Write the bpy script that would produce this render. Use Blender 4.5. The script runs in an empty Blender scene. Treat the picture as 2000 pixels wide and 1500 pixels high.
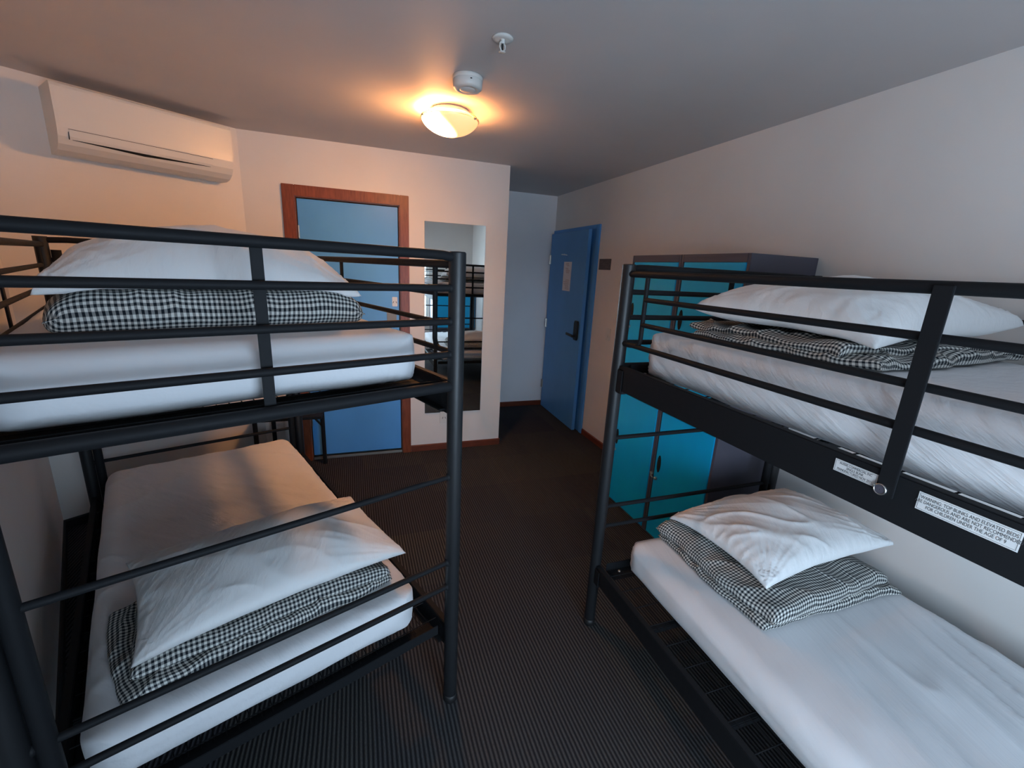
import bpy, bmesh, math, random
from math import sin, cos, pi, radians
from mathutils import Vector, Matrix, noise

SC = bpy.context.scene
COL = SC.collection

# ------------------------------------------------------------ camera
F_PX, YAW, PITCH, ROLL = 849.74, 0.348167, 0.255871, 0.0512339
EYE = Vector((0, 0, 1.66))
fw = Vector((sin(YAW)*cos(PITCH), cos(YAW)*cos(PITCH), -sin(PITCH)))
r0 = Vector((cos(YAW), -sin(YAW), 0)); u0 = r0.cross(fw)
rt = r0*cos(ROLL) + u0*sin(ROLL); up = -r0*sin(ROLL) + u0*cos(ROLL)
cd = bpy.data.cameras.new('camera'); cam = bpy.data.objects.new('camera', cd); COL.objects.link(cam)
cam.matrix_world = Matrix(((rt.x, up.x, -fw.x, EYE.x), (rt.y, up.y, -fw.y, EYE.y), (rt.z, up.z, -fw.z, EYE.z), (0, 0, 0, 1)))
cd.sensor_width = 36; cd.lens = F_PX/2000*36; cd.clip_start = 0.02
SC.camera = cam

# ------------------------------------------------------------ world, light, exposure
SC.view_settings.view_transform = 'Standard'; SC.view_settings.look = 'None'
SC.view_settings.gamma = 1; SC.view_settings.use_curve_mapping = False
SC.view_settings.exposure = 0.44
W = bpy.data.worlds.new('world'); SC.world = W; W.use_nodes = True
bg = W.node_tree.nodes['Background']; bg.inputs[0].default_value = (0.62, 0.83, 1.0, 1); bg.inputs[1].default_value = 4.0

def light(name, kind, loc, energy, color, **kw):
    d = bpy.data.lights.new(name, kind); d.energy = energy; d.color = color
    for k, v in kw.items(): setattr(d, k, v)
    o = bpy.data.objects.new(name, d); COL.objects.link(o); o.location = loc
    return o
WX0, WX1, WZ0, WZ1, YB = 0.36, 1.36, 0.60, 1.74, -1.30          # window opening in the back wall
wl = light('window_daylight', 'AREA', ((WX0+WX1)/2, YB-0.10, (WZ0+WZ1)/2), 28, (0.58, 0.77, 1.0), shape='RECTANGLE', size=WX1-WX0, size_y=WZ1-WZ0, spread=radians(135))
wl.rotation_euler = (radians(90), 0, 0)                                # faces +y, into the room
bulb = light('lamp_bulb', 'POINT', (0.50, 2.72, 2.462), 4, (1.0, 0.42, 0.19), shadow_soft_size=0.02)

V0, V1, VZ0, VZ1 = 0.14, 1.02, 0.62, 1.62                               # window in the left wall, measured from the back corner
_d = Vector((-1.725-0.287, 3.08-YB)).normalized(); _c = Vector((0.287, YB)) + _d*(V0+V1)/2 + Vector((-_d.y, _d.x))*0.09
wl2 = light('side_window_daylight', 'AREA', (_c.x, _c.y, (VZ0+VZ1)/2), 10.5, (0.72, 0.84, 1.0), shape='RECTANGLE', size=V1-V0, size_y=VZ1-VZ0, spread=radians(150))
wl2.rotation_euler = Vector((_d.y, -_d.x, 0)).to_track_quat('-Z', 'Z').to_euler()

# ------------------------------------------------------------ materials
def mat(name, col, rough=0.6, metal=0.0, spec=0.5, **kw):
    m = bpy.data.materials.new(name); m.use_nodes = True
    b = m.node_tree.nodes['Principled BSDF']
    b.inputs['Base Color'].default_value = (*col, 1); b.inputs['Roughness'].default_value = rough
    b.inputs['Metallic'].default_value = metal; b.inputs['Specular IOR Level'].default_value = spec
    for k, v in kw.items(): b.inputs[k].default_value = v
    return m
def nd(m, t, **kw):
    n = m.node_tree.nodes.new(t)
    for k, v in kw.items(): setattr(n, k, v)
    return n
def lk(m, a, b): m.node_tree.links.new(a, b)
def bsdf(m): return m.node_tree.nodes['Principled BSDF']
def coords(m, kind='Object', scale=(1, 1, 1), rot=(0, 0, 0)):
    tc = nd(m, 'ShaderNodeTexCoord'); mp = nd(m, 'ShaderNodeMapping')
    mp.inputs['Scale'].default_value = scale; mp.inputs['Rotation'].default_value = rot
    lk(m, tc.outputs[kind], mp.inputs['Vector']); return mp.outputs[0]
def add_bump(m, height, strength=0.3, dist=0.01, prev=None):
    b = nd(m, 'ShaderNodeBump'); b.inputs['Strength'].default_value = strength; b.inputs['Distance'].default_value = dist
    lk(m, height, b.inputs['Height'])
    if prev: lk(m, prev, b.inputs['Normal'])
    lk(m, b.outputs[0], bsdf(m).inputs['Normal']); return b.outputs[0]
def noise_tex(m, vec, scale, detail=3, rough=0.5):
    n = nd(m, 'ShaderNodeTexNoise'); n.inputs['Scale'].default_value = scale
    n.inputs['Detail'].default_value = detail; n.inputs['Roughness'].default_value = rough
    lk(m, vec, n.inputs['Vector']); return n.outputs['Fac']
def vary(m, fac, c0, c1, p0=0.3, p1=0.7):
    r = nd(m, 'ShaderNodeValToRGB'); e = r.color_ramp.elements
    e[0].position = p0; e[0].color = (*c0, 1); e[1].position = p1; e[1].color = (*c1, 1)
    lk(m, fac, r.inputs[0]); lk(m, r.outputs[0], bsdf(m).inputs['Base Color'])
def math_n(m, op, a, b=None):
    n = nd(m, 'ShaderNodeMath', operation=op)
    for i, v in enumerate((a, b)):
        if v is None: continue
        if isinstance(v, (int, float)): n.inputs[i].default_value = v
        else: lk(m, v, n.inputs[i])
    return n.outputs[0]

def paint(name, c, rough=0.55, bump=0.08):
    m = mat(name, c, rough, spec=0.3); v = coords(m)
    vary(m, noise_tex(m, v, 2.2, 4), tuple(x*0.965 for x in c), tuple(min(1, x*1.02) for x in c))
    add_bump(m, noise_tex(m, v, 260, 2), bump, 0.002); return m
M_WALL = paint('wall_paint', (0.77, 0.74, 0.715))
M_WALL_DAYLIT = paint('daylit_wall_paint', (0.86, 0.87, 0.91))  # wall paint lightened and cooled to stand in for daylight reaching the alcove
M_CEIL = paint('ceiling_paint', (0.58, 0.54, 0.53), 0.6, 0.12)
M_FRAMEWHITE = mat('white_enamel', (0.75, 0.75, 0.73), 0.35)

def carpet():
    m = mat('ribbed_carpet', (0.03, 0.03, 0.033), 0.95, spec=0.1)
    tc = nd(m, 'ShaderNodeTexCoord'); sp = nd(m, 'ShaderNodeSeparateXYZ'); lk(m, tc.outputs['Object'], sp.inputs[0])
    ph = math_n(m, 'MULTIPLY', sp.outputs[0], 2*pi/0.0155)
    wob = noise_tex(m, coords(m, scale=(1, 0.6, 1)), 9, 3)
    s = math_n(m, 'SINE', math_n(m, 'ADD', ph, math_n(m, 'MULTIPLY', wob, 1.6)))
    rib = math_n(m, 'MULTIPLY', math_n(m, 'ADD', s, 1.0), 0.5)
    fib = noise_tex(m, coords(m, scale=(1, 0.25, 1)), 420, 2)
    mix = math_n(m, 'MULTIPLY', rib, math_n(m, 'ADD', math_n(m, 'MULTIPLY', fib, 1.1), 0.35))
    # half metre tiles of slightly different dye
    fl = [math_n(m, 'FLOOR', math_n(m, 'MULTIPLY', sp.outputs[i], 2.0)) for i in (0, 1)]
    cmb = nd(m, 'ShaderNodeCombineXYZ'); lk(m, fl[0], cmb.inputs[0]); lk(m, fl[1], cmb.inputs[1])
    wn = nd(m, 'ShaderNodeTexWhiteNoise', noise_dimensions='2D'); lk(m, cmb.outputs[0], wn.inputs['Vector'])
    dye = nd(m, 'ShaderNodeValToRGB'); e = dye.color_ramp.elements
    e[0].color = (0.070, 0.070, 0.082, 1); e[1].color = (0.100, 0.098, 0.092, 1); lk(m, wn.outputs['Value'], dye.inputs[0])
    mx = nd(m, 'ShaderNodeMix', data_type='RGBA'); lk(m, mix, mx.inputs[0])
    mx.inputs[6].default_value = (0.017, 0.017, 0.020, 1); lk(m, dye.outputs[0], mx.inputs[7])
    lk(m, mx.outputs[2], bsdf(m).inputs['Base Color'])
    add_bump(m, mix, 0.7, 0.006); return m
M_CARPET = carpet()

def black_metal(name, sp, ro):
    m = mat(name, (0.010, 0.011, 0.013), 0.46, spec=sp); v = coords(m)
    r = noise_tex(m, v, 60, 4); mr = nd(m, 'ShaderNodeMapRange'); lk(m, r, mr.inputs[0])
    mr.inputs[3].default_value = ro-0.07; mr.inputs[4].default_value = ro+0.07; lk(m, mr.outputs[0], bsdf(m).inputs['Roughness'])
    sc = noise_tex(m, coords(m, scale=(1, 1, 0.7)), 38, 6, 0.75)
    vary(m, sc, (0.012, 0.013, 0.015), (0.07, 0.067, 0.065), 0.76, 0.84); add_bump(m, r, 0.05, 0.001); return m
M_BLACK = black_metal('black_powder_coat', 0.12, 0.58)
M_TUBE = black_metal('black_satin_tube', 0.42, 0.45)
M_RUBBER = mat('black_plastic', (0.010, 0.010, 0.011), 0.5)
M_STEEL = mat('bright_steel', (0.62, 0.62, 0.60), 0.28, 1.0)
M_BRASSY = mat('worn_zinc', (0.55, 0.50, 0.42), 0.35, 1.0)

def wood():
    m = mat('red_brown_timber', (0.19, 0.045, 0.018), 0.4, spec=0.4)
    v = coords(m, scale=(14, 14, 1.6)); vary(m, noise_tex(m, v, 6, 5, 0.6), (0.15, 0.033, 0.012), (0.26, 0.068, 0.026)); return m
M_WOOD = wood()
def woodh():
    m = mat('red_brown_skirting', (0.13, 0.030, 0.014), 0.45, spec=0.4)
    v = coords(m, scale=(2, 2, 30)); vary(m, noise_tex(m, v, 5, 4), (0.10, 0.022, 0.010), (0.17, 0.040, 0.018)); return m
M_SKIRT = woodh()
def enamel(name, c, r=0.38):
    m = mat(name, c, r, spec=0.4); vary(m, noise_tex(m, coords(m, scale=(1, 1, 0.5)), 3.5, 4), tuple(x*0.93 for x in c), tuple(x*1.04 for x in c)); return m
M_DOOR = enamel('mid_blue_gloss', (0.085, 0.30, 0.66))
M_DOORF = enamel('light_blue_gloss', (0.095, 0.36, 0.80))
M_TEAL = enamel('turquoise_enamel', (0.004, 0.46, 0.86), 0.33)
M_LOCK = enamel('charcoal_enamel', (0.085, 0.080, 0.105), 0.45)
M_MIRROR = mat('mirror_glass', (0.88, 0.89, 0.85), 0.015, 1.0)
M_MEDGE = mat('mirror_edge', (0.25, 0.32, 0.30), 0.2)
M_WHITEP = mat('white_plastic', (0.72, 0.71, 0.68), 0.35)
M_GREYP = mat('grey_plastic', (0.24, 0.25, 0.25), 0.5)
M_DARK = mat('dark_void', (0.006, 0.006, 0.006), 0.9)
M_PAPER = mat('paper', (0.80, 0.76, 0.77), 0.8)
M_INK = mat('printing_ink', (0.05, 0.05, 0.055), 0.7)
M_PINK = mat('faded_print', (0.52, 0.38, 0.36), 0.8)
M_STICKER = mat('white_sticker', (0.72, 0.74, 0.75), 0.45)
M_ALU = mat('aluminium', (0.45, 0.45, 0.42), 0.4, 0.9)
def plaque():
    m = mat('grey_plaque', (0.085, 0.075, 0.07), 0.45); v = coords(m, scale=(1, 1, 14))
    vary(m, noise_tex(m, v, 9, 4), (0.055, 0.048, 0.045), (0.13, 0.115, 0.105)); return m
M_PLAQUE = plaque()

def lampglass():
    m = mat('lit_frosted_glass', (0.9, 0.7, 0.5), 0.25)
    tc = nd(m, 'ShaderNodeTexCoord'); vd = nd(m, 'ShaderNodeVectorMath', operation='DISTANCE')
    lk(m, tc.outputs['Object'], vd.inputs[0]); vd.inputs[1].default_value = (-0.085, 0.010, -0.055)   # the bulb behind the glass
    mr = nd(m, 'ShaderNodeMapRange', interpolation_type='SMOOTHSTEP'); lk(m, vd.outputs['Value'], mr.inputs[0])
    mr.inputs[1].default_value = 0.04; mr.inputs[2].default_value = 0.150; mr.inputs[3].default_value = 190.0; mr.inputs[4].default_value = 1.0
    b = bsdf(m); b.inputs['Emission Color'].default_value = (1.0, 0.43, 0.135, 1); lk(m, mr.outputs[0], b.inputs['Emission Strength']); return m
M_LAMP = lampglass()
M_CLEAR = mat('clear_glass_rim', (0.9, 0.8, 0.65), 0.1); bsdf(M_CLEAR).inputs['Transmission Weight'].default_value = 0.9

def sheet(name, stretch, rot, strength, c=(0.70, 0.71, 0.735)):
    m = mat(name, c, 0.85, spec=0.15); bsdf(m).inputs['Sheen Weight'].default_value = 0.15
    mp2 = nd(m, 'ShaderNodeMapping'); mp2.inputs['Scale'].default_value = stretch
    lk(m, coords(m, rot=rot), mp2.inputs['Vector']); v = mp2.outputs[0]
    n1 = noise_tex(m, v, 3.0, 5, 0.55); n2 = noise_tex(m, coords(m, scale=(1, 1, 1)), 4, 4)
    rg = nd(m, 'ShaderNodeMath', operation='ABSOLUTE'); lk(m, math_n(m, 'SUBTRACT', n1, 0.5), rg.inputs[0])
    h = math_n(m, 'ADD', math_n(m, 'MULTIPLY', rg.outputs[0], -1.6), math_n(m, 'MULTIPLY', n2, 0.6))
    p = add_bump(m, h, strength, 0.016)
    add_bump(m, noise_tex(m, coords(m), 900, 1), 0.05, 0.0006, p); return m
M_SH = {'RU': sheet('white_fitted_sheet_creased', (1.1, 3, 11), (0.0, -0.50, 0.0), 0.40),
        'RL': sheet('white_fitted_sheet_pulled', (0.45, 6.5, 2), (0, 0, 0.26), 0.22),
        'LU': sheet('white_fitted_sheet_smooth', (1, 1.4, 2), (0, 0, 0), 0.22),
        'LL': sheet('white_fitted_sheet_soft', (1.0, 3.0, 2), (0, 0, -0.5), 0.4)}
M_PILLOW = sheet('white_pillowcase', (1.6, 5, 2), (0, 0, 0.5), 0.35, (0.74, 0.745, 0.75))

def gingham():
    m = mat('black_white_gingham', (0.5, 0.5, 0.5), 0.9, spec=0.1)
    tc = nd(m, 'ShaderNodeTexCoord'); sp = nd(m, 'ShaderNodeSeparateXYZ'); lk(m, tc.outputs['UV'], sp.inputs[0])
    st = []
    for i in (0, 1):
        f = math_n(m, 'FRACT', math_n(m, 'MULTIPLY', sp.outputs[i], 1/0.0125))
        t = math_n(m, 'ABSOLUTE', math_n(m, 'SUBTRACT', f, 0.5))
        mr = nd(m, 'ShaderNodeMapRange'); lk(m, t, mr.inputs[0]); mr.inputs[1].default_value = 0.21; mr.inputs[2].default_value = 0.29
        st.append(mr.outputs[0])
    s = math_n(m, 'MULTIPLY', math_n(m, 'ADD', st[0], st[1]), 0.5)
    r = nd(m, 'ShaderNodeValToRGB'); e = r.color_ramp.elements
    e[0].position = 0; e[0].color = (0.012, 0.016, 0.022, 1); e[1].position = 1; e[1].color = (0.66, 0.66, 0.62, 1)
    k = e.new(0.5); k.color = (0.22, 0.225, 0.22, 1)
    lk(m, s, r.inputs[0]); lk(m, r.outputs[0], bsdf(m).inputs['Base Color'])
    add_bump(m, noise_tex(m, coords(m), 26, 4), 0.35, 0.008); return m
M_GING = gingham()

# ------------------------------------------------------------ mesh helpers
class MB:
    def __init__(s): s.v = []; s.f = []; s.sm = []
    def add(s, vs, fs, smooth=False):
        o = len(s.v); s.v += [tuple(v) for v in vs]; s.f += [tuple(i+o for i in f) for f in fs]; s.sm += [smooth]*len(fs); return s
    def box(s, a, b):
        (x0, y0, z0), (x1, y1, z1) = [tuple(min(p, q) for p, q in zip(a, b)), tuple(max(p, q) for p, q in zip(a, b))]
        return s.add([(x0, y0, z0), (x1, y0, z0), (x1, y1, z0), (x0, y1, z0), (x0, y0, z1), (x1, y0, z1), (x1, y1, z1), (x0, y1, z1)],
                     [(0, 3, 2, 1), (4, 5, 6, 7), (0, 1, 5, 4), (1, 2, 6, 5), (2, 3, 7, 6), (3, 0, 4, 7)])
    def bar(s, p, q, w, t, upv=(0, 0, 1)):     # rectangular bar from p to q: t along upv, w across
        p, q = Vector(p), Vector(q); d = (q-p).normalized(); a = d.cross(Vector(upv)).normalized(); b = a.cross(d)
        vs = [c + a*sx*w/2 + b*sy*t/2 for c in (p, q) for sx, sy in ((-1, -1), (1, -1), (1, 1), (-1, 1))]
        return s.add(vs, [(0, 3, 2, 1), (4, 5, 6, 7), (0, 1, 5, 4), (1, 2, 6, 5), (2, 3, 7, 6), (3, 0, 4, 7)])
    def tube(s, pts, r, n=16, cap=True):
        pts = [Vector(p) for p in pts]; rings = []; prev = None
        for i, p in enumerate(pts):
            d = (pts[min(i+1, len(pts)-1)] - pts[max(i-1, 0)]).normalized()
            if prev is None: a = d.orthogonal().normalized()
            else: a = (prev - d*prev.dot(d)).normalized()
            prev = a; b = d.cross(a)
            rings.append([p + (a*cos(2*pi*k/n) + b*sin(2*pi*k/n))*r for k in range(n)])
        vs = [v for rg in rings for v in rg]
        fs = [(i*n+k, i*n+(k+1) % n, (i+1)*n+(k+1) % n, (i+1)*n+k) for i in range(len(pts)-1) for k in range(n)]
        s.add(vs, fs, True)
        if cap:
            s.add(rings[0], [tuple(range(n-1, -1, -1))]); s.add(rings[-1], [tuple(range(n))])
        return s
    def lathe(s, prof, c=(0, 0, 0), n=48, axis='z', close=True):
        vs = []
        for r, h in prof:
            for k in range(n):
                a = 2*pi*k/n; x, y = r*cos(a), r*sin(a)
                vs.append({'z': (c[0]+x, c[1]+y, c[2]+h), 'x': (c[0]+h, c[1]+x, c[2]+y), 'y': (c[0]+x, c[1]+h, c[2]+y)}[axis])
        fs = [(i*n+k, i*n+(k+1) % n, (i+1)*n+(k+1) % n, (i+1)*n+k) for i in range(len(prof)-1) for k in range(n)]
        s.add(vs, fs, True)
        if close:
            s.add(vs[:n], [tuple(range(n))]); s.add(vs[-n:], [tuple(range(n))])
        return s
    def prism(s, poly, h0, h1, axis='z'):      # polygon extruded along an axis
        def P(a, b, h): return {'z': (a, b, h), 'y': (a, h, b), 'x': (h, a, b)}[axis]
        n = len(poly); vs = [P(a, b, h0) for a, b in poly] + [P(a, b, h1) for a, b in poly]
        return s.add(vs, [tuple(range(n)), tuple(range(2*n-1, n-1, -1))] + [(i, (i+1) % n, n+(i+1) % n, n+i) for i in range(n)])
    def build(s, name, m, parent=None, bevel=0.0, seg=2, loc=None, rotz=0, uv=None):
        me = bpy.data.meshes.new(name); me.from_pydata(s.v, [], s.f); me.update()
        for p, k in zip(me.polygons, s.sm): p.use_smooth = k
        bm = bmesh.new(); bm.from_mesh(me); bmesh.ops.recalc_face_normals(bm, faces=bm.faces)
        if bevel > 0:
            es = [e for e in bm.edges if len(e.link_faces) == 2 and not all(f.smooth for f in e.link_faces) and e.calc_face_angle(0) > 0.6 and not any(f.smooth for f in e.link_faces)]
            bmesh.ops.bevel(bm, geom=es, offset=bevel, segments=seg, affect='EDGES', clamp_overlap=True)
        bm.to_mesh(me); bm.free()
        me.materials.append(m); o = bpy.data.objects.new(name, me); COL.objects.link(o)
        if parent is not None: o.parent = parent
        if loc is not None: o.location = loc
        if rotz: o.rotation_euler = (0, 0, rotz)
        return o
def empty(name, loc, rotz=0):
    o = bpy.data.objects.new(name, None); COL.objects.link(o); o.location = loc; o.rotation_euler = (0, 0, rotz); o.empty_display_size = 0.1; return o
def tag(o, label, cat, group=None):
    o['label'] = label; o['category'] = cat
    if group: o['group'] = group
    return o
def struct(o): o['kind'] = 'structure'; return o
def copy_tree(o, parent=None):
    c = o.copy(); COL.objects.link(c); c.parent = parent
    for ch in list(o.children): copy_tree(ch, c)
    return c
def text_obj(name, body, size, m, parent, loc, rot, align='CENTER', sx=1.0):
    cu = bpy.data.curves.new(name, 'FONT'); cu.body = body; cu.size = size; cu.align_x = align; cu.align_y = 'CENTER'; cu.extrude = 0.0001; cu.space_line = 0.92
    t = bpy.data.objects.new('tmp', cu); COL.objects.link(t)
    dg = bpy.context.evaluated_depsgraph_get(); me = bpy.data.meshes.new_from_object(t.evaluated_get(dg)); me.name = name
    bpy.data.objects.remove(t); bpy.data.curves.remove(cu)
    me.materials.clear(); me.materials.append(m)
    o = bpy.data.objects.new(name, me); COL.objects.link(o); o.parent = parent; o.location = loc; o.rotation_euler = rot; o.scale = (sx, 1, 1); return o

# ------------------------------------------------------------ room shell
ZC, XR, YM, YA, XC = 2.505, 2.231, 3.79, 4.93, 1.262
A = Vector((-1.725, 3.08)); B = Vector((-0.735, YM)); LB = Vector((0.287, YB))
T = 0.12
def wall(name, p, q, z0=0.0, z1=ZC, m=M_WALL, holes=None):
    """wall slab whose room face runs from p to q (room on the right hand side), holes = [(s0,s1,z0,z1)]"""
    p, q = Vector(p), Vector(q); L = (q-p).length; d = (q-p)/L; n = Vector((-d.y, d.x))*T
    mb = MB()
    def piece(s0, s1, a, b):
        if s1-s0 < 1e-4 or b-a < 1e-4: return
        c0, c1 = p+d*s0, p+d*s1
        mb.add([(c0.x, c0.y, a), (c1.x, c1.y, a), (c1.x+n.x, c1.y+n.y, a), (c0.x+n.x, c0.y+n.y, a),
                (c0.x, c0.y, b), (c1.x, c1.y, b), (c1.x+n.x, c1.y+n.y, b), (c0.x+n.x, c0.y+n.y, b)],
               [(0, 3, 2, 1), (4, 5, 6, 7), (0, 1, 5, 4), (1, 2, 6, 5), (2, 3, 7, 6), (3, 0, 4, 7)])
    if holes:
        (h0, h1, a, b) = holes[0]
        piece(0, h0, z0, z1); piece(h1, L, z0, z1); piece(h0, h1, z0, a); piece(h0, h1, b, z1)
    else: piece(0, L, z0, z1)
    return struct(mb.build(name, m))
wall('wall_left', LB, A, holes=[(V0, V1, VZ0, VZ1)])
wall('wall_corner', A, B)
FX0, FX1, FZ = -0.484, 0.421, 2.185          # outer timber frame
OX0, OX1, OZ = -0.401, 0.349, 2.107          # opening
wall('wall_front', B, (XC, YM), holes=[(OX0-B.x, OX1-B.x, -0.01, OZ)])
wall('wall_passage', (XC, YM+T), (XC, YA))
wall('wall_alcove', (XC-T, YA), (XR, YA), m=M_WALL_DAYLIT)
wall('wall_right', (XR, YA+T), (XR, YB))
wall('wall_back', (XR, YB), LB, holes=[(XR-WX1, XR-WX0, WZ0, WZ1)])
struct(MB().box((-2.2, YB-0.2, -0.06), (XR+0.2, YA+0.2, 0)).build('floor', M_CARPET))
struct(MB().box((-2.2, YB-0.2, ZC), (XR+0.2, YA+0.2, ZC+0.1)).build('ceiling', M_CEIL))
# skirting boards
def skirt(name, p, q, m=None):
    p, q = Vector(p), Vector(q); d = (q-p).normalized(); n = Vector((d.y, -d.x)); e = 0.012
    prof = [(0, 0), (e, 0), (e, 0.052), (e*0.5, 0.06), (0, 0.06)]
    mb = MB(); vs = [(c.x+n.x*t, c.y+n.y*t, z+0.0005) for c in (p, q) for t, z in prof]; k = len(prof)
    mb.add(vs, [tuple(range(k)), tuple(range(2*k-1, k-1, -1))] + [(i, (i+1) % k, k+(i+1) % k, k+i) for i in range(k)])
    return struct(mb.build(name, m or M_SKIRT))
skirt('baseboard_left', LB, A, M_RUBBER); skirt('baseboard_corner', A, B, M_RUBBER)  # these two boards coloured black to stand in for shade behind the left bunk
skirt('baseboard_front_left', B, (FX0-0.002, YM)); skirt('baseboard_front', (FX1+0.002, YM), (XC, YM)); skirt('baseboard_passage', (XC, YM), (XC, YA))
skirt('baseboard_alcove', (XC+0.012, YA), (XR, YA)); skirt('baseboard_right', (XR, 3.865), (XR, YB))

# ---- window behind the camera
w = MB(); zf = 0.05
for a, b in (((WX0, YB-T, WZ0), (WX0+zf, YB-0.04, WZ1)), ((WX1-zf, YB-T, WZ0), (WX1, YB-0.04, WZ1)),
             ((WX0+zf, YB-T, WZ0), (WX1-zf, YB-0.04, WZ0+zf)), ((WX0+zf, YB-T, WZ1-zf), (WX1-zf, YB-0.04, WZ1)),
             (((WX0+WX1)/2-0.02, YB-T, WZ0+zf), ((WX0+WX1)/2+0.02, YB-0.04, WZ1-zf))): w.box(a, b)
win = struct(w.build('window_1', M_FRAMEWHITE))

dl = (A-LB).normalized(); nl = Vector((-dl.y, dl.x)); w = MB()
def lbar(s0, s1, a, b_):
    p_, q_ = LB+dl*s0+nl*0.075, LB+dl*s1+nl*0.075
    w.bar((p_.x, p_.y, (a+b_)/2), (q_.x, q_.y, (a+b_)/2), 0.06, b_-a)
lbar(V0, V0+zf, VZ0, VZ1); lbar(V1-zf, V1, VZ0, VZ1); lbar(V0+zf, V1-zf, VZ0, VZ0+zf); lbar(V0+zf, V1-zf, VZ1-zf, VZ1)
struct(w.build('window_2', M_FRAMEWHITE))

# ---- door 2: blue panel in a timber frame, in the mirror wall
fr = MB(); fy0, fy1 = YM-0.018, YM-0.0005
for (x0, z0, x1, z1) in ((FX0, 0, OX0, FZ), (OX1, 0, FX1, FZ), (OX0, OZ, OX1, FZ)): fr.box((x0, fy0, z0), (x1, fy1, z1))
fr.box((OX0-0.0005, YM, 0), (OX0+0.006, YM+0.1, OZ)); fr.box((OX1-0.006, YM, 0), (OX1+0.0005, YM+0.1, OZ)); fr.box((OX0, YM, OZ-0.006), (OX1, YM+0.1, OZ+0.0005))
struct(fr.build('trim_1', M_WOOD, bevel=0.003))
d2 = struct(MB().box((OX0+0.011, YM+0.012, 0.038), (OX1-0.013, YM+0.05, OZ-0.012)).build('door_2', M_DOORF, bevel=0.002))
struct(MB().box((OX0+0.006, YM+0.052, 0.001), (OX1-0.006, YM+0.056, OZ-0.006)).build('trim_2', M_DARK))
struct(MB().box((OX0+0.007, YM+0.002, 0.0005), (OX1-0.007, YM+0.05, 0.022)).build('trim_3', M_ALU, bevel=0.002))
for z in (1.86, 0.35): MB().tube([(OX0+0.012, YM+0.006, z-0.045), (OX0+0.012, YM+0.006, z+0.045)], 0.006, 10).build('hinge', M_STEEL, d2)
def outlet(x, z, y, w_, h_, m, name, label, cat, parts=True):
    o = MB().box((x-w_/2, y-0.009, z-h_/2), (x+w_/2, y-0.0005, z+h_/2)).build(name, m, bevel=0.003); tag(o, label, cat)
    if parts:
        for dx in (-0.011, 0.011):
            MB().bar((x+dx*0.8, y-0.0095, z+0.004), (x+dx*1.4, y-0.0095, z-0.012), 0.004, 0.002, (0, 1, 0)).build('socket_slot', M_DARK, o)
        MB().box((x-0.006, y-0.013, z+h_*0.22), (x+0.006, y-0.009, z+h_*0.40)).build('rocker_switch', m, o, bevel=0.001)
    return o
outlet(0.302, 1.356, YM+0.012, 0.042, 0.078, M_WHITEP, 'power_outlet', 'small white power outlet plate on the timber-framed blue door', 'outlet')
outlet(0.275, 1.235, YM+0.012, 0.078, 0.075, M_GREYP, 'latch_cover', 'grey square latch plate low on the timber-framed blue door', 'plate', False)
outlet(0.722, 0.315, YM, 0.075, 0.115, M_WHITEP, 'power_outlet', 'white wall power outlet below the frameless mirror', 'outlet')
outlet(0.530, 0.93, YM, 0.030, 0.075, M_WHITEP, 'wall_switch', 'narrow white switch plate between timber door frame and mirror', 'switch', False)

# ---- mirror
mr = MB().box((0.547, YM-0.007, 0.364), (1.064, YM-0.001, 2.011)).build('wall_mirror', M_MEDGE); tag(mr, 'tall frameless mirror fixed on the wall beside the timber-framed door', 'mirror')
MB().box((0.5475, YM-0.0076, 0.3645), (1.0635, YM-0.0070, 2.0105)).build('mirror_glass', M_MIRROR, mr)

# ---- door 1: blue entrance door at the far end of the right wall
DY0, DY1, DZ = 3.872, 4.915, 2.125
f1 = MB(); fx = XR-0.018
f1.box((fx, DY0, 0), (XR-0.0005, DY0+0.055, DZ)); f1.box((fx, DY1-0.03, 0), (XR-0.0005, DY1, DZ)); f1.box((fx, DY0+0.055, DZ-0.035), (XR-0.0005, DY1-0.03, DZ))
struct(f1.build('trim_4', M_DOORF, bevel=0.002))
struct(MB().box((XR-0.010, DY0+0.055, 0.002), (XR-0.0006, DY1-0.03, DZ-0.035)).build('trim_5', M_DOOR))
piv = Vector((fx-0.003, DY1-0.032)); ang = -radians(1.6)
d1 = struct(MB().box((-0.036, -0.925, 0.012), (0.0, 0, DZ-0.042)).build('door_1', M_DOOR, bevel=0.002)); d1.location = (piv.x, piv.y, 0); d1.rotation_euler = (0, 0, ang)
S_ = -0.036
hb = MB(); poly = [(-0.850 + 0.042*sx_, 1.085 + z_) for sx_, z_ in ((-1, -0.07), (-0.75, -0.10), (0.75, -0.10), (1, -0.07), (1, 0.07), (0.75, 0.10), (-0.75, 0.10), (-1, 0.07))]
lockp = hb.prism([(a, b) for a, b in poly], S_-0.022, S_-0.0005, 'x').build('lock_plate', M_RUBBER, d1, bevel=0.004)
MB().tube([(S_-0.02, -0.850, 1.025), (S_-0.052, -0.850, 1.025)], 0.014, 14).bar((S_-0.05, -0.85, 1.028), (S_-0.05, -0.70, 1.034), 0.014, 0.026).build('lever_handle', M_RUBBER, d1, bevel=0.003)
for z in (1.80, 1.06, 0.30):
    MB().tube([(S_-0.006, 0.004, z-0.05), (S_-0.006, 0.004, z+0.05)], 0.008, 10).box((S_-0.001, -0.03, z-0.05), (S_-0.003, 0, z+0.05)).build('hinge', M_STEEL, d1)
hk = MB(); hk.tube([(S_-0.001, -0.47, 1.845), (S_-0.03, -0.47, 1.845), (S_-0.04, -0.47, 1.855)], 0.006, 10).tube([(S_-0.04, -0.41, 1.85), (S_-0.04, -0.53, 1.845)], 0.006, 10)
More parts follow.
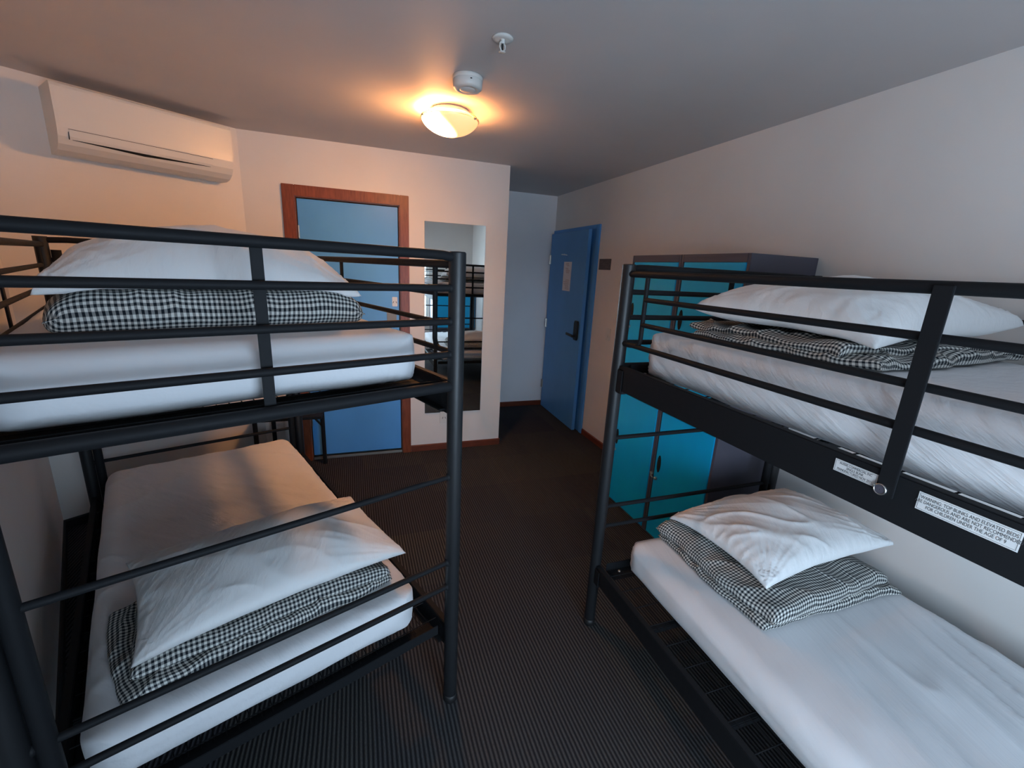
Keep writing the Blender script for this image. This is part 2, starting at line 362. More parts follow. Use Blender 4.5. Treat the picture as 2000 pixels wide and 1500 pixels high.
hk.build('robe_hook', M_STEEL, d1)
nt = MB().box((S_-0.003, -0.600, 1.47), (S_-0.0008, -0.405, 1.775)).build('door_notice', M_PAPER); nt.parent = None
nt.location = d1.location; nt.rotation_euler = d1.rotation_euler; tag(nt, 'tall printed paper notice taped below the hook on the entrance door', 'notice')
rnd = random.Random(3); pr_ = MB()
for k in range(9):
    z = 1.755-k*0.012
    if k in (3,): continue
    pr_.box((S_-0.0034, -0.503-rnd.uniform(0.02, 0.06), z), (S_-0.003, -0.503+rnd.uniform(0.02, 0.06), z+0.005))
pr_.build('printed_text', M_PINK, nt); pr_ = MB()
for k in range(10):
    z = 1.585-k*0.011
    pr_.box((S_-0.0034, -0.585+rnd.uniform(0, 0.03), z), (S_-0.003, -0.42-rnd.uniform(0, 0.06), z+0.004))
pr_.build('printed_text', M_PINK, nt)

# ---- plaque and light switch on the right wall
tag(MB().box((XR-0.006, 3.635, 1.705), (XR-0.0005, 3.842, 1.805)).build('wall_plaque', M_PLAQUE, bevel=0.001), 'small dark grey plaque on the right wall beside the entrance door', 'sign')
sw = MB().box((XR-0.009, 3.515, 1.06), (XR-0.0005, 3.590, 1.175)).build('light_switch', M_WHITEP, bevel=0.003); tag(sw, 'white light switch plate on right wall between entrance door and lockers', 'switch')
MB().box((XR-0.015, 3.540, 1.085), (XR-0.009, 3.560, 1.115)).build('rocker', M_WHITEP, sw, bevel=0.001)

# ---- ceiling fittings
lx, ly = 0.535, 2.712
lamp = empty('ceiling_lamp', (lx, ly, ZC)); tag(lamp, 'lit round glass ceiling lamp glowing warm orange', 'lamp')
MB().lathe([(0.0008, 0), (0.100, 0), (0.128, -0.026), (0.126, -0.029), (0.0008, -0.029)], (0, 0, -0.0005), 48, close=False).build('ceiling_plate', M_WHITEP, lamp)  # plate widened to block the bowl's upward glow on the ceiling
prof = [(0.157*sin(t*pi/2/14), -0.054 - 0.076*cos(t*pi/2/14)**1.35) for t in range(0, 15)]
gl = MB().lathe([(max(r, 0.0008), z) for r, z in prof], (0, 0, 0), 64, close=False).build('glass_bowl', M_LAMP, lamp)
MB().lathe([(0.157, -0.054), (0.163, -0.050), (0.163, -0.046), (0.157, -0.046), (0.157, -0.054)], (0, 0, 0), 64, close=False).build('glass_rim', M_CLEAR, lamp)
for k, a in enumerate((radians(195), radians(55), radians(-45))):
    x, y = 0.163*cos(a), 0.163*sin(a)
    MB().tube([(x*0.76, y*0.76, -0.026), (x*0.98, y*0.98, -0.044), (x*1.02, y*1.02, -0.050), (x*0.97, y*0.97, -0.060)], 0.004, 8).lathe([(0.0008, 0.004), (0.008, 0.002), (0.008, -0.006), (0.0008, -0.008)], (x, y, -0.052), 12, close=False).build('clip', M_BRASSY, lamp)
sd = empty('smoke_detector', (0.52, 2.235, ZC)); tag(sd, 'round white smoke detector on the ceiling beside the glass lamp', 'smoke detector')
MB().lathe([(0.0008, -0.0005), (0.066, -0.0005), (0.069, -0.004), (0.069, -0.016), (0.067, -0.018)], n=48, close=False).build('base_ring', M_WHITEP, sd)
MB().lathe([(0.067, -0.018), (0.068, -0.020), (0.066, -0.046), (0.058, -0.054), (0.040, -0.055), (0.038, -0.052), (0.036, -0.055), (0.030, -0.058), (0.0008, -0.060)], n=48, close=False).build('sensor_cover', M_WHITEP, sd)
MB().box((-0.004, -0.068, -0.030), (0.004, -0.066, -0.026)).build('indicator', M_DARK, sd)
sp_ = empty('fire_sprinkler', (0.559, 1.838, ZC)); tag(sp_, 'small white fire sprinkler head hanging from the ceiling', 'sprinkler')
MB().lathe([(0.0008, -0.0005), (0.040, -0.0005), (0.038, -0.006), (0.020, -0.008), (0.014, -0.006), (0.0008, -0.006)], n=36, close=False).build('escutcheon', M_WHITEP, sp_)
fm = MB().tube([(0, 0, -0.006), (0, 0, -0.020)], 0.008, 12)
for a in (0.5, 0.5+pi): fm.tube([(0.007*cos(a), 0.007*sin(a), -0.014), (0.014*cos(a), 0.014*sin(a), -0.022), (0.014*cos(a), 0.014*sin(a), -0.034), (0.005*cos(a), 0.005*sin(a), -0.044)], 0.0025, 8)
fm.build('frame_arms', M_WHITEP, sp_)
MB().tube([(0, 0, -0.020), (0, 0, -0.042)], 0.003, 8).build('glass_bulb', M_DARK, sp_)
MB().lathe([(0.0008, -0.046), (0.013, -0.046), (0.013, -0.0475), (0.0008, -0.0475)], n=20, close=False).build('deflector', M_WHITEP, sp_)

# ---- air conditioner on the corner wall
dAB = (B-A).normalized(); ang_ab = math.atan2(dAB.y, dAB.x)
ac = empty('air_conditioner', (A.x, A.y, 2.135), ang_ab); tag(ac, 'white wall-mounted split air conditioner under the ceiling, left corner', 'air conditioner')
# local: x along wall, y towards the wall back (room is -y), z up
prof = [(0.001, 0), (0.09, 0.0), (0.14, 0.012), (0.175, 0.038), (0.197, 0.072), (0.208, 0.115), (0.210, 0.16), (0.210, 0.297), (0.205, 0.312), (0.19, 0.317), (0.001, 0.317)]
bd = MB(); n_ = len(prof); xs = (0.268, 1.085)
vs = [(x, -t, z) for x in xs for t, z in prof]
bd.add(vs, [tuple(range(n_)), tuple(range(2*n_-1, n_-1, -1))]); bd.add(vs, [(i, (i+1) % n_, n_+(i+1) % n_, n_+i) for i in range(n_)])
acb = bd.build('casing', M_WHITEP, ac, bevel=0.004)
def onprof(z):
    for (t0, z0), (t1, z1) in zip(prof[1:], prof[2:]):
        if z0 <= z <= z1: return t0+(t1-t0)*(z-z0)/(z1-z0)
lv = MB(); zs = [0.062, 0.075, 0.090, 0.105]
vs = [(x, -(onprof(z)+0.003), z) for x in (0.312, 0.965) for z in zs] + [(x, -(onprof(z)-0.004), z) for x in (0.312, 0.965) for z in zs]
k = 4
lv.add(vs, [(i, i+1, k+i+1, k+i) for i in range(3)] + [(2*k+i, 3*k+i, 3*k+i+1, 2*k+i+1) for i in range(3)] + [(0, k, 3*k, 2*k), (3, 2*k+3, 3*k+3, k+3), (0, 2*k, 2*k+1, 1), (1, 2*k+1, 2*k+2, 2), (2, 2*k+2, 2*k+3, 3), (k, k+1, 3*k+1, 3*k), (k+1, k+2, 3*k+2, 3*k+1), (k+2, k+3, 3*k+3, 3*k+2)])
lv.build('louver_flap', M_WHITEP, ac)
sl = MB(); sl.add([(0.322, -(onprof(0.060)+0.0015), 0.0605), (0.62, -(onprof(0.048)+0.0015), 0.048), (0.955, -(onprof(0.060)+0.0015), 0.0605), (0.955, -(onprof(0.0625)+0.0015), 0.0625), (0.62, -(onprof(0.061)+0.0015), 0.061), (0.322, -(onprof(0.0625)+0.0015), 0.0625)], [(0, 1, 4, 5), (1, 2, 3, 4)])
sl.build('air_slot', M_DARK, ac)
gp = MB(); gz = 0.1085
gp.box((0.310, -(onprof(gz)+0.0012), gz-0.001), (0.967, -(onprof(gz)-0.002), gz+0.001)); gp.box((0.308, -(onprof(0.08)+0.004), 0.060), (0.3105, -(onprof(0.08)-0.004), gz))
gp.build('panel_seam', M_DARK, ac)

# ------------------------------------------------------------ lockers
def locker(y0, y1, label, num):
    L_ = empty('locker', (1.779, y0, 0)); tag(L_, label, 'locker', None)
    w_ = y1-y0; H_ = 1.795; D_ = XR-0.004-1.779
    c = MB(); g = 0.001
    c.box((0, g, 0), (D_, g+0.018, H_)); c.box((0, w_-0.018, 0), (D_, w_-g, H_)); c.box((0, g+0.018, H_-0.018), (D_, w_-0.018, H_)); c.box((D_-0.012, g+0.018, 0.0), (D_, w_-0.018, H_-0.018))
    c.box((0, g+0.018, H_-0.042), (0.02, w_-0.018, H_-0.018)); c.box((0, g+0.018, 0.0), (0.02, w_-0.018, 0.012)); c.box((0, g+0.018, 0.852), (0.02, w_-0.018, 0.882)); c.box((0.02, g+0.018, 0.86), (D_-0.012, w_-0.018, 0.87))
    c.build('cabinet', M_LOCK, L_, bevel=0.0015)
    for z0, z1, hz, kz in ((0.015, 0.850, 0.515, 0.412), (0.884, 1.751, 1.428, 1.325)):
        dr = MB().box((-0.004, 0.019, z0), (0.016, w_-0.030, z1)).build('door', M_TEAL, L_, bevel=0.002)
        hy = w_-0.066
        sl_ = MB(); n = 28
        poly = [(hy+0.017*cos(2*pi*i/n), hz+0.058*sin(2*pi*i/n)) for i in range(n)]
        sl_.prism(poly, -0.0058, -0.0042, 'x').build('finger_slot', M_DARK, dr)
        MB().lathe([(0.0008, -0.020), (0.008, -0.020), (0.011, -0.014), (0.011, -0.0045)], (0, hy+0.008, kz), 18, 'x', False).build('lock', M_STEEL, dr)
        MB().tube([(-0.006, hy+0.048, kz+0.022), (-0.018, hy+0.048, kz+0.022)], 0.010, 12).tube([(-0.016, hy+0.048, kz+0.022), (-0.020, hy+0.042, kz+0.004), (-0.018, hy+0.025, kz+0.000)], 0.004, 8).build('hasp', M_BRASSY, dr)
    return L_
locker(1.661, 2.1445, 'turquoise two-door charcoal metal locker standing nearest the right bunk bed', 0)
locker(2.1455, 2.629, 'turquoise two-door charcoal metal locker standing farthest from the bunk, nearest the switch', 1)
# low cabinet under the far side of the back wall, seen only in the mirror
lc = empty('low_cabinet', (1.379, YB+0.002, 0)); tag(lc, 'low turquoise two-door cabinet against the back wall, seen in the mirror', 'cabinet')
c = MB(); c.box((0, 0, 0.0), (0.018, 0.40, 1.20)); c.box((0.832, 0, 0), (0.85, 0.40, 1.20)); c.box((0.018, 0, 1.182), (0.832, 0.40, 1.20)); c.box((0.018, 0, 0.0), (0.832, 0.012, 1.182)); c.box((0.018, 0.38, 0), (0.832, 0.40, 0.50)); c.box((0.416, 0.38, 0.50), (0.434, 0.40, 1.182))
c.build('cabinet_body', M_LOCK, lc, bevel=0.0015)
for x0 in (0.020, 0.436): MB().box((x0, 0.385, 0.505), (x0+0.394, 0.404, 1.180)).build('door', M_TEAL, lc, bevel=0.002)

# ------------------------------------------------------------ bunk beds
TH = 0.367
OL = Vector((0.292, 1.341, 0)); OR = Vector((1.022, 1.529, 0))
BL, BH = 1.96, 1.705
def make_bunk(BW):
    """local x = along the bed, y = across towards the wall, z up; origin = foot of the aisle post at the pillow end"""
    b = empty('bunk_bed', (0, 0, 0))
    R = 0.026
    for (x, y) in ((0, 0), (BL, 0)):
        p = MB().tube([(x, y, 0.012), (x, y, BH-0.004), ], R, 28).lathe([(R-0.001, BH-0.006), (R, BH-0.004), (R-0.003, BH), (0.0008, BH+0.001)], (x, y, 0), 28, close=False).build('post', M_TUBE, b)
        MB().lathe([(0.0008, 0.0), (R+0.001, 0.0), (R+0.003, 0.006), (R+0.002, 0.03), (R, 0.031)], (x, y, 0.0005), 28, close=False).build('foot_cap', M_RUBBER, p)
    for (x, y, s) in ((0, BW, 1), (BL, BW, -1)):
        p = MB().tube([(x, y, 0.012), (x, y, BH)], R, 28).build('post', M_TUBE, b)
        MB().lathe([(0.0008, 0.0), (R+0.001, 0.0), (R+0.003, 0.006), (R+0.002, 0.03), (R, 0.031)], (x, y, 0.0005), 28, close=False).build('foot_cap', M_RUBBER, p)
    # reinforcing twin tubes standing against the far posts
    for (x, y, sy) in ((BL, 0, 1), (0, BW, -1), (BL, BW, -1)):
        MB().tube([(x, y+sy*0.046, 0.04), (x, y+sy*0.046, BH-0.06)], 0.019, 20).build('twin_upright', M_BLACK, b)
    # end frames
    for x in (0, BL):
        for k, z in enumerate((BH-0.012, 1.598, 1.497, 1.394, 1.290)):
            r = (0.0135, 0.0105, 0.0105, 0.0105, 0.0175)[k]
            if k == 0: pts = [(x, 0.022, z-0.004), (x, 0.05, z-0.001), (x, 0.09, z), (x, BW-0.09, z), (x, BW-0.022, z-0.004)]
            else: pts = [(x, 0.022, z), (x, BW-0.022, z)]
            MB().tube(pts, r, 16).build('end_rail', M_BLACK, b)
        for z in (0.971, 0.635, 0.533): MB().tube([(x, 0.022, z), (x, BW-0.022, z)], 0.0095, 14).build('end_rail', M_BLACK, b)
        s = 1 if x == 0 else -1
        MB().box((x+s*0.013, BW*0.5-0.013, 1.298), (x+s*0.019, BW*0.5+0.013, BH-0.012)).build('end_upright', M_BLACK, b, bevel=0.001)
    # weld beads where end rails meet the posts
    for y, sy in ((0, 1), (BW, -1)):
        for z in (1.598, 1.497, 1.394, 1.290, 0.971, 0.635, 0.533):
            MB().lathe([(0.0135, 0.0), (0.0145, 0.003*sy), (0.0095, 0.009*sy)], (0, y+sy*(R-0.004), z), 14, 'y', False).build('weld_collar', M_BLACK, b)
    # guard rails on both long sides
    for y, sy in ((0, -1), (BW, 1)):
        MB().tube([(0.02, y, 1.668), (BL-0.02, y, 1.668)], 0.0125, 16).build('guard_rail', M_BLACK, b)
        for z in (1.576, 1.482): MB().tube([(0.130, y, z), (BL-0.130, y, z)], 0.009, 14).build('guard_rail', M_BLACK, b)
        MB().tube([(0.02, y, 1.395), (BL-0.02, y, 1.395)], 0.0095, 14).build('guard_rail', M_BLACK, b)
        for x, s in ((0.130, -1), (BL-0.130, 1)):
            g = MB().tube([(x, y, 1.660), (x, y, 1.45), (x, y, 1.425), (x+s*0.006, y, 1.408), (x+s*0.02, y, 1.398), (x+s*0.06, y, 1.392), (x+s*0.10, y, 1.390)], 0.0085, 14)
            g.build('guard_end', M_BLACK, b)
        yy = y + sy*0.016
        MB().box((BL/2+0.045-0.016, yy-0.003, 1.25 if sy < 0 else 1.25), (BL/2+0.045+0.016, yy+0.003, 1.672)).build('guard_upright', M_BLACK, b, bevel=0.001)
    # box side rails, deck ends, cross tubes, wire mesh for both levels
    for z0, z1, zm in ((1.200, 1.302, 1.262), (0.262, 0.345, 0.320)):
        for y, sy in ((0, 1), (BW, -1)):
            r = MB().box((0.030, y-0.012, z0), (BL-0.030, y+0.012, z1)).box((0.032, y+sy*0.012, z0), (BL-0.032, y+sy*0.040, z0+0.005)).build('side_rail', M_BLACK, b, bevel=0.003)
            for x, s in ((0.034, 1), (BL-0.034, -1)):
                MB().box((x-0.012, y-0.016, z0-0.012), (x+s*0.03, y+0.016, z1-0.012)).build('hook_plate', M_BLACK, r, bevel=0.004)
        for x in (0.040, BL-0.040):
            sx_ = 1 if x < 1 else -1
            de = MB().box((x-0.012*sx_, 0.040, z1-0.036), (x-0.008*sx_, BW-0.040, z1+0.004)).box((x-0.008*sx_, 0.040, z1-0.037), (x+(0.175 if z0 > 1 else 0.06)*sx_, BW-0.040, z1-0.034)).build('deck_end', M_BLACK, b, bevel=0.002)
            for yb in (0.10, 0.40, BW-0.10): MB().lathe([(0.007, 0), (0.007, 0.004), (0.0008, 0.006)], (x+0.012*sx_, yb, z1-0.034), 10, close=False).build('rivet', M_STEEL, de)
        for k in range(1, 5):
            x = k*BL/5
            MB().bar((x, 0.013, zm-0.012), (x, BW-0.013, zm-0.012), 0.022, 0.022).build('deck_cross_bar', M_BLACK, b, bevel=0.003)
        ms = MB()
        for k in range(33): ms.tube([(0.07, 0.05+k*(BW-0.10)/32, zm+0.002), (BL-0.07, 0.05+k*(BW-0.10)/32, zm+0.002)], 0.0016, 5, False)
        for k in range(19): ms.tube([(0.09+k*(BL-0.18)/18, 0.014, zm+0.005), (0.09+k*(BL-0.18)/18, BW-0.014, zm+0.005)], 0.0022, 5, False)
        ms.build('wire_mesh', M_BLACK, b)
    # bolt on the aisle side rail under the guard upright
    xb = BL/2+0.045
    sc_ = MB().lathe([(0.0122, 0.0), (0.0122, -0.004), (0.0098, -0.005), (0.0098, -0.002)], (xb-0.006, -0.0192, 1.262), 24, 'y', False).build('barrel_bolt', M_STEEL, b)
    MB().lathe([(0.0105, -0.0025), (0.0085, -0.0035), (0.0008, -0.0035)], (xb-0.006, -0.0192, 1.262), 20, 'y', False).build('bolt_head', M_LOCK, sc_)
    return b
bunkR = make_bunk(1.033)
bunkL = make_bunk(1.065)
bunkR.location = OR; bunkR.rotation_euler = (0, 0, -pi/2)
bunkL.location = OL; bunkL.rotation_euler = (0, 0, pi/2+TH)
tag(bunkR, 'black metal bunk bed along the right wall with white warning stickers', 'bunk bed', 'black metal bunk beds')
tag(bunkL, 'black metal bunk bed on the left, its end frame facing the camera', 'bunk bed', 'black metal bunk beds')
# stickers on the right bunk (only there). local coordinates of the bunk, outer face y = -0.012
def sticker(x0, x1, z0, z1, text, size, sx):
    s = MB().box((x0, -0.0131, z0), (x1, -0.0122, z1)).build('sticker', M_STICKER, bunkR)
    bd_ = MB(); e = 0.0022
    for a, c_ in (((x0+e, z0+e), (x1-e, z0+e+0.0004)), ((x0+e, z1-e-0.0004), (x1-e, z1-e)), ((x0+e, z0+e), (x0+e+0.0004, z1-e)), ((x1-e-0.0004, z0+e), (x1-e, z1-e))):
        bd_.box((a[0], -0.0134, a[1]), (c_[0], -0.0131, c_[1]))
    bd_.build('sticker_border', M_INK, s)
    text_obj('sticker_lettering', text, size, M_INK, s, ((x0+x1)/2, -0.0133, (z0+z1)/2), (pi/2, 0, 0), sx=sx)
    s['label'] = 'white printed sticker'
sticker(0.918, 1.006, 1.258, 1.286, 'AUSSIE COMMERCIAL INC\nSINGLE BUNK\nMANUFACTURED NOV 2011', 0.0080, 0.72)
sticker(1.078, 1.222, 1.252, 1.288, 'WARNING: TOP BUNKS AND ELEVATED BEDS\nARE DANGEROUS AND ARE NOT RECOMMENDED\nFOR CHILDREN UNDER THE AGE OF 9', 0.0094, 0.70)

# ------------------------------------------------------------ bedding (bed-local coordinates, placed by matrix)
def bed_matrix(which):
    o, r = (OL, pi/2+TH) if which == 'L' else (OR, -pi/2)
    return o, r
def nz(p, s, seed=0.0): return noise.noise(Vector((p[0]*s+seed, p[1]*s+seed*1.7, p[2]*s-seed)))
def cloth_obj(name, vs, fs, m, which, uvs=None):
    me = bpy.data.meshes.new(name); me.from_pydata(vs, [], fs); me.update()
    for p in me.polygons: p.use_smooth = True
    if uvs:
        ul = me.uv_layers.new(name='UVMap')
        for l in me.loops: ul.data[l.index].uv = uvs[l.vertex_index]
    bm = bmesh.new(); bm.from_mesh(me); bmesh.ops.recalc_face_normals(bm, faces=bm.faces); bm.to_mesh(me); bm.free()
    me.materials.append(m); o = bpy.data.objects.new(name, me); COL.objects.link(o)
    c, r = bed_matrix(which); o.location = c; o.rotation_euler = (0, 0, r); return o

def mattress(which, z0, z1, m, label, fn, x0=0.068, x1=1.900, y0=0.050, y1=0.985):
    nx, ny, nzz = 150, 76, 14; r = 0.062
    c = Vector(((x0+x1)/2, (y0+y1)/2, (z0+z1)/2)); h = Vector(((x1-x0)/2, (y1-y0)/2, (z1-z0)/2))
    idx = {}; vs = []; fs = []
    def V(i, j, k):
        key = (i, j, k)
        if key not in idx:
            p = Vector(((2*i/nx-1)*h.x, (2*j/ny-1)*h.y, (2*k/nzz-1)*h.z))
            q = Vector((max(-h.x+r, min(h.x-r, p.x)), max(-h.y+r, min(h.y-r, p.y)), max(-h.z+r, min(h.z-r, p.z))))
            d = p-q; n = d.normalized() if d.length > 1e-9 else Vector((0, 0, 1))
            if d.length > 1e-9: p = q+n*r
            # plan corners rounder than the edges
            R2 = 0.115
            ex, ey = max(0, abs(p.x)-(h.x-R2)), max(0, abs(p.y)-(h.y-R2))
            if ex > 0 and ey > 0:
                L_ = math.hypot(ex, ey)
                if L_ > R2: p.x = math.copysign(h.x-R2+ex*R2/L_, p.x); p.y = math.copysign(h.y-R2+ey*R2/L_, p.y)
            p = p+c+fn(p, n, h)
            idx[key] = len(vs); vs.append(p)
        return idx[key]
    for k in (0, nzz):
        for i in range(nx):
            for j in range(ny): fs.append((V(i, j, k), V(i+1, j, k), V(i+1, j+1, k), V(i, j+1, k)))
    for j in (0, ny):
        for i in range(nx):
            for k in range(nzz): fs.append((V(i, j, k), V(i+1, j, k), V(i+1, j, k+1), V(i, j, k+1)))
    for i in (0, nx):
        for j in range(ny):
            for k in range(nzz): fs.append((V(i, j, k), V(i, j+1, k), V(i, j+1, k+1), V(i, j, k+1)))
    o = cloth_obj('mattress', vs, fs, m, which); tag(o, label, 'mattress', 'single mattresses in white fitted sheets'); return o
def ridge(v): return 1-min(1, abs(v)*2.6)
def base_fn(seed, amp=0.004):
    def f(p, n, h):
        d = n*(nz(p, 3.0, seed)*amp + nz(p, 9, seed+5)*amp*0.35)
        bulge = (1-(p.z/h.z)**2)*0.006
        d += Vector((n.x, n.y, 0))*bulge
        return d
    return f
def fn_RU(p, n, h):
    d = base_fn(1.3, 0.002)(p, n, h)
    side = max(0, -n.y) if abs(p.y) > h.y-0.05 else 0
    s = p.x*3.2 + p.z*5.0                        # creases slanting down the side of the sheet
    d += n*side*(ridge(noise.noise(Vector((s*8.0, p.z*1.6, 3.1))))**2*0.010*max(0.15, min(1, 0.6-p.x))*(0.4+0.6*max(0, nz(p, 1.3, 8)+0.5)) )
    d.z += side*0.010*noise.noise(Vector((p.x*5, 7.7, 0)))*(1 if p.z < 0 else 0)
    return d
def fn_RL(p, n, h):
    d = base_fn(4.1)(p, n, h)
    if n.z > 0.5:
        y_ = p.y + 0.22*p.x + 0.05*sin(p.x*2.4)    # long pulled creases running down the bed
        a = noise.noise(Vector((p.x*0.8, y_*10, 1.0))); w_ = max(0.0, min(1.0, (p.x+0.45)*2))*max(0, min(1, (p.y+0.36)*5))
        d.z += w_*(ridge(a)**4*0.013)
    elif abs(n.y) > 0.5:
        a = noise.noise(Vector((p.x*1.0, p.z*16+p.x*0.6, 2.0))); d += n*ridge(a)**3*0.004
    return d
def fn_LL(p, n, h):
    d = base_fn(7.7, 0.005)(p, n, h)
    if n.z > 0.5:
        a = noise.noise(Vector(((p.x*0.8+p.y)*3.0, (p.y*0.8-p.x)*5.5, 1.0))); d.z += ridge(a)**4*0.006
    elif n.x < -0.5:
        a = noise.noise(Vector((p.z*14+p.y*1.5, p.y*1.2, 4.0))); d += n*ridge(a)**3*0.004
    return d
def fn_LU(p, n, h):
    d = base_fn(9.2, 0.003)(p, n, h)
    if n.x < -0.3 and p.y < -h.y+0.14:
        a = noise.noise(Vector((p.y*40+p.z*8, p.z*5, 4.0))); d += n*ridge(a)**3*0.004
    d.z += 0.007*noise.noise(Vector((p.y*4, 1.7, 0)))*(1 if p.z < 0 else 0)*(1 if n.x < 0 else 0)
    return d
ZU0, ZU1, ZL0, ZL1 = 1.275, 1.452, 0.348, 0.500
mattress('R', ZU0, ZU1, M_SH['RU'], 'white-sheeted mattress on the upper deck of the right bunk', fn_RU)
mattress('R', ZL0, ZL1, M_SH['RL'], 'white-sheeted mattress on the lower deck of the right bunk', fn_RL, y0=0.095, y1=1.000)
mattress('L', ZU0+0.013, ZU1, M_SH['LU'], 'white-sheeted mattress on the upper deck of the left bunk', fn_LU, x0=0.090, y0=0.060, y1=1.035)
mattress('L', ZL0, ZL1, M_SH['LL'], 'white-sheeted mattress on the lower deck of the left bunk', fn_LL, y0=0.085, y1=1.000)

def pillow(which, cx, cy, zb, L_, W_, T_, rot, label, seed, tilt=(0, 0), tips=None, wr=1.0, droop=0.0, bot=0.25, puff=0.50, hang=0.0):
    """zb = height of the surface it lies on; L_ across the bed (local u), W_ along it"""
    nu, nv = 110, 80; vs = []; fs = []; top = {}; bt = {}
    ca, sa = cos(rot), sin(rot); zt = zb + T_*bot
    for side in (1, -1):
        for i in range(nu+1):
            for j in range(nv+1):
                u, v = 2*i/nu-1, 2*j/nv-1
                # denser sampling near the rim
                u = sin(u*pi/2)*0.35+u*0.65; v = sin(v*pi/2)*0.35+v*0.65
                edge = i in (0, nu) or j in (0, nv)
                if side == -1 and edge: bt[i, j] = top[i, j]; continue
                x = L_/2*u*(1-0.055*(1-v*v)); y = W_/2*v*(1-0.075*(1-u*u))
                hgt = ((1-abs(u)**2.2)*(1-abs(v)**2.2))
                h = max(0.0, hgt)**puff
                sx = nz((u, v, 0), 1.3, seed)*0.10
                z = zt + side*T_*((1-bot) if side > 0 else bot)*h*(1+sx)
                # creases: fans from the corners and short puckers along the seams
                q = 0
                for cu, cv in ((1, 1), (1, -1), (-1, 1), (-1, -1)):
                    du, dv = (u-cu)*L_/2, (v-cv)*W_/2; dist = math.hypot(du, dv); a = math.atan2(dv, du)
                    q += ridge(noise.noise(Vector((a*5.5+cu, dist*2.0, seed+cv*3))))**2*math.exp(-dist/0.16)*min(1, dist/0.03)
                pk = ridge(noise.noise(Vector((x*26, y*3, seed+2))))*math.exp(-(1-abs(v))*W_/2/0.05) + ridge(noise.noise(Vector((x*3, y*26, seed+6))))*math.exp(-(1-abs(u))*L_/2/0.05)
                fold = ridge(noise.noise(Vector(((x*0.8+y*0.6)*3.2, (y*0.8-x*0.6)*9, seed+11))))**3
                if side > 0: z += wr*(q*0.007 + pk*0.004 + fold*0.007*min(1, h*1.5)) * (1 if not edge else 0)
                dr_ = (u*u*v*v)
                z += T_*0.05*nz((x, y, 0), 6, seed)
                z -= droop*(u*u*0.6+v*v*0.4)
                z += tilt[0]*u + tilt[1]*v
                if tips:                                    # lift / drop of each corner: (u-,v-),(u+,v-),(u-,v+),(u+,v+)
                    z += dr_*(tips[0]*(1-u)*(1-v)+tips[1]*(1+u)*(1-v)+tips[2]*(1-u)*(1+v)+tips[3]*(1+u)*(1+v))/4
                z = max(z, zb+(0.003 if side < 0 else 0.004) - 0.035*max(0, dr_-0.45) - hang*max(0, (abs(u)-0.80)/0.2)**1.5)
                X, Y = cx + (y*ca - x*sa), cy + (y*sa + x*ca)
                (top if side > 0 else bt)[i, j] = len(vs); vs.append((X, Y, z))
    for D in (top, bt):
        for i in range(nu):
            for j in range(nv):
                f = (D[i, j], D[i+1, j], D[i+1, j+1], D[i, j+1]); fs.append(f if D is top else f[::-1])
    o = cloth_obj('pillow', vs, fs, M_PILLOW, which); tag(o, label, 'pillow', 'white pillows resting on folded quilts'); return o

def quilt(which, layers, label, seed):
    """layers: (cx, cy, z_centre, half_x, half_y, thickness, rot, wobble)"""
    vs = []; fs = []; uvs = []
    for li, (cx, cy, zc, ha, hb, th, rot, wob) in enumerate(layers):
        r = th/2; na, nb = 90, 110; ca, sa = cos(rot), sin(rot); base = {}
        sa_m, sb_m = ha-r+pi*r/2, hb-r+pi*r/2
        def P(s, hh):
            q = abs(s)
            if q < hh-r: return s, 0.0
            t = min(pi/2, (q-(hh-r))/r); return math.copysign(hh-r+r*sin(t), s), r*sin(t)
        grids = []
        for side in (1, -1):
            g = {}
            for i in range(na+1):
                for j in range(nb+1):
                    su, sv = (2*i/na-1)*sa_m, (2*j/nb-1)*sb_m
                    if side == -1 and (i in (0, na) or j in (0, nb)): g[i, j] = grids[0][i, j]; continue
                    x, ex = P(su, ha); y, ey = P(sv, hb)
                    q = (ex**4+ey**4)**0.25
                    z = side*r*max(0, 1-min(1, q/r)**3)**(1/2.4)
                    z = -r + (z+r)*(1-0.42*abs(y/hb)**7)
                    p = Vector((x, y, z+li*0.5))
                    k = wob
                    x += k*(nz(p, 4, seed)*0.022+nz(p, 13, seed+3)*0.007); y += k*(nz(p, 4, seed+9)*0.022+nz(p, 13, seed+7)*0.007)
                    cr = ridge(noise.noise(Vector((x*3+y*7, y*3-x*5, seed+li))))**3
                    z += k*(nz(p, 5, seed+4)*0.010+nz(p, 16, seed+2)*0.005+cr*0.007*(1 if side > 0 else 0))*(1 if side > 0 else 0.4)
                    X, Y, Z_ = cx+x*ca-y*sa, cy+x*sa+y*ca, max(zc+z, FLOORZ+0.003)
                    g[i, j] = len(vs); vs.append((X, Y, Z_))
                    if side > 0: uvs.append((su, sv))
                    else:
                        du, dv = sa_m-abs(su), sb_m-abs(sv)
                        if du < dv: uvs.append((math.copysign(2*sa_m-abs(su), su), sv))
                        else: uvs.append((su, math.copysign(2*sb_m-abs(sv), sv)))
            grids.append(g)
            for i in range(na):
                for j in range(nb):
                    f = (g[i, j], g[i+1, j], g[i+1, j+1], g[i, j+1]); fs.append(f if side > 0 else f[::-1])
    o = cloth_obj('folded_quilt', vs, fs, M_GING, which, uvs); tag(o, label, 'quilt', 'folded gingham quilts under the pillows'); return o

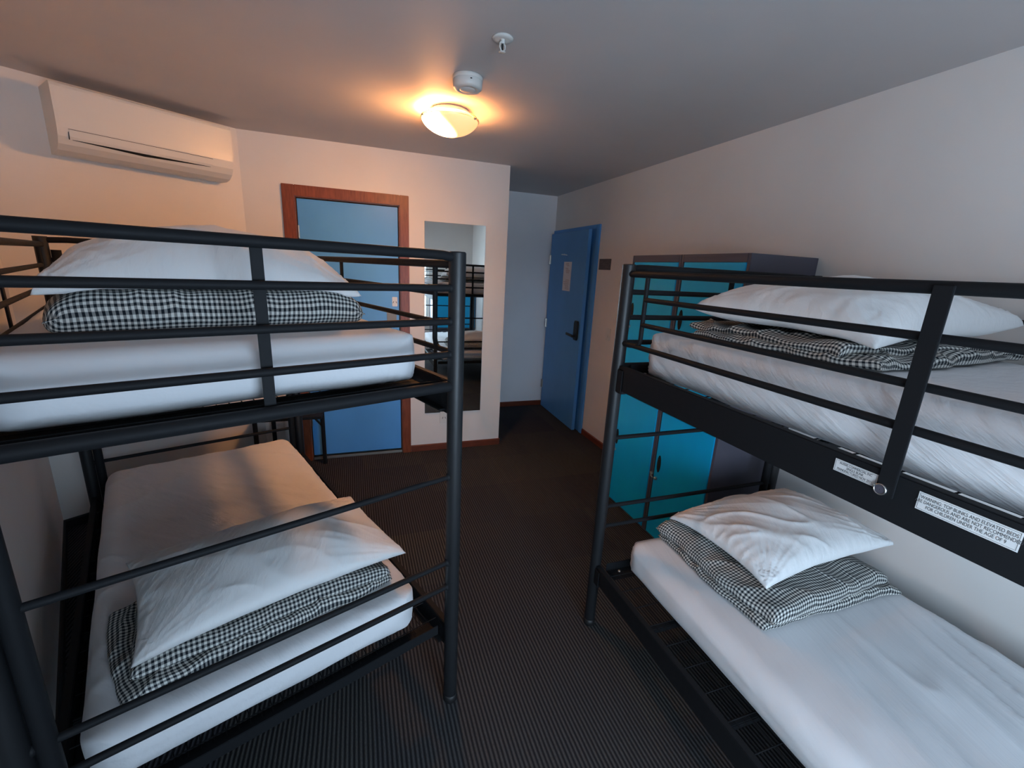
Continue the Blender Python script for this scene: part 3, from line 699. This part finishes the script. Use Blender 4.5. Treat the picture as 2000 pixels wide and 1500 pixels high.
FLOORZ = ZL1+0.007
quilt('R', [(0.390, 0.595, ZL1+0.022, 0.295, 0.345, 0.036, 0.0, 1.2), (0.375, 0.58, ZL1+0.062, 0.300, 0.330, 0.070, 0.04, 0.9)],
      'folded black and white gingham quilt on the lower right bunk', 2.1)
pillow('R', 0.350, 0.665, ZL1+0.100, 0.75, 0.49, 0.135, 0.05, 'white pillow on the lower right bunk', 1.0, wr=1.3, tips=(-0.03, 0.0, -0.015, 0.0))
quilt('L', [(0.36, 0.545, ZL1+0.024, 0.205, 0.395, 0.042, 0.05, 1.3), (0.36, 0.52, ZL1+0.066, 0.190, 0.365, 0.062, -0.03, 0.7)],
      'folded black and white gingham quilt on the lower left bunk', 6.4)
pillow('L', 0.405, 0.50, ZL1+0.100, 0.78, 0.52, 0.115, 0.02, 'white pillow on the lower left bunk', 3.0, wr=0.7, tips=(-0.01, -0.01, -0.01, -0.01))
FLOORZ = ZU1+0.004
quilt('R', [(0.50, 0.57, ZU1+0.018, 0.31, 0.39, 0.030, 0.08, 1.6), (0.47, 0.56, ZU1+0.040, 0.29, 0.37, 0.034, -0.05, 1.5)],
      'rumpled black and white gingham quilt on the upper right bunk', 4.8)
pillow('R', 0.475, 0.575, ZU1+0.055, 0.76, 0.62, 0.175, 0.06, 'large plump white pillow on the upper right bunk', 5.0, wr=1.0, tips=(0.0, 0.03, -0.04, 0.02), puff=0.37)
quilt('L', [(0.53, 0.545, ZU1+0.058, 0.225, 0.385, 0.110, 0.0, 0.8)],
      'thick folded black and white gingham quilt on the upper left bunk', 8.2)
pillow('L', 0.54, 0.560, ZU1+0.113, 0.74, 0.53, 0.172, 0.0, 'large domed white pillow on the upper left bunk', 7.0, wr=1.2, droop=0.055, puff=0.44, hang=0.03)

# ------------------------------------------------------------ low stand in front of the framed door, beyond the left bunk
st = empty('luggage_stand', (-0.48, 3.555, 0)); tag(st, 'low black metal stand on the carpet in front of the framed blue door', 'stand')
for x, y in ((0.18, 0.145), (-0.18, 0.145), (0.0, -0.145), (-0.25, -0.145)):
    MB().tube([(x, y, 0.001), (x, y, 0.50)], 0.016, 14).build('leg', M_BLACK, st)
MB().box((-0.27, -0.16, 0.50), (0.20, 0.16, 0.52)).build('top', M_BLACK, st, bevel=0.003)
MB().bar((0.18, 0.145, 0.33), (0.06, 0.145, 0.49), 0.012, 0.02, (0, 1, 0)).build('brace', M_BLACK, st)
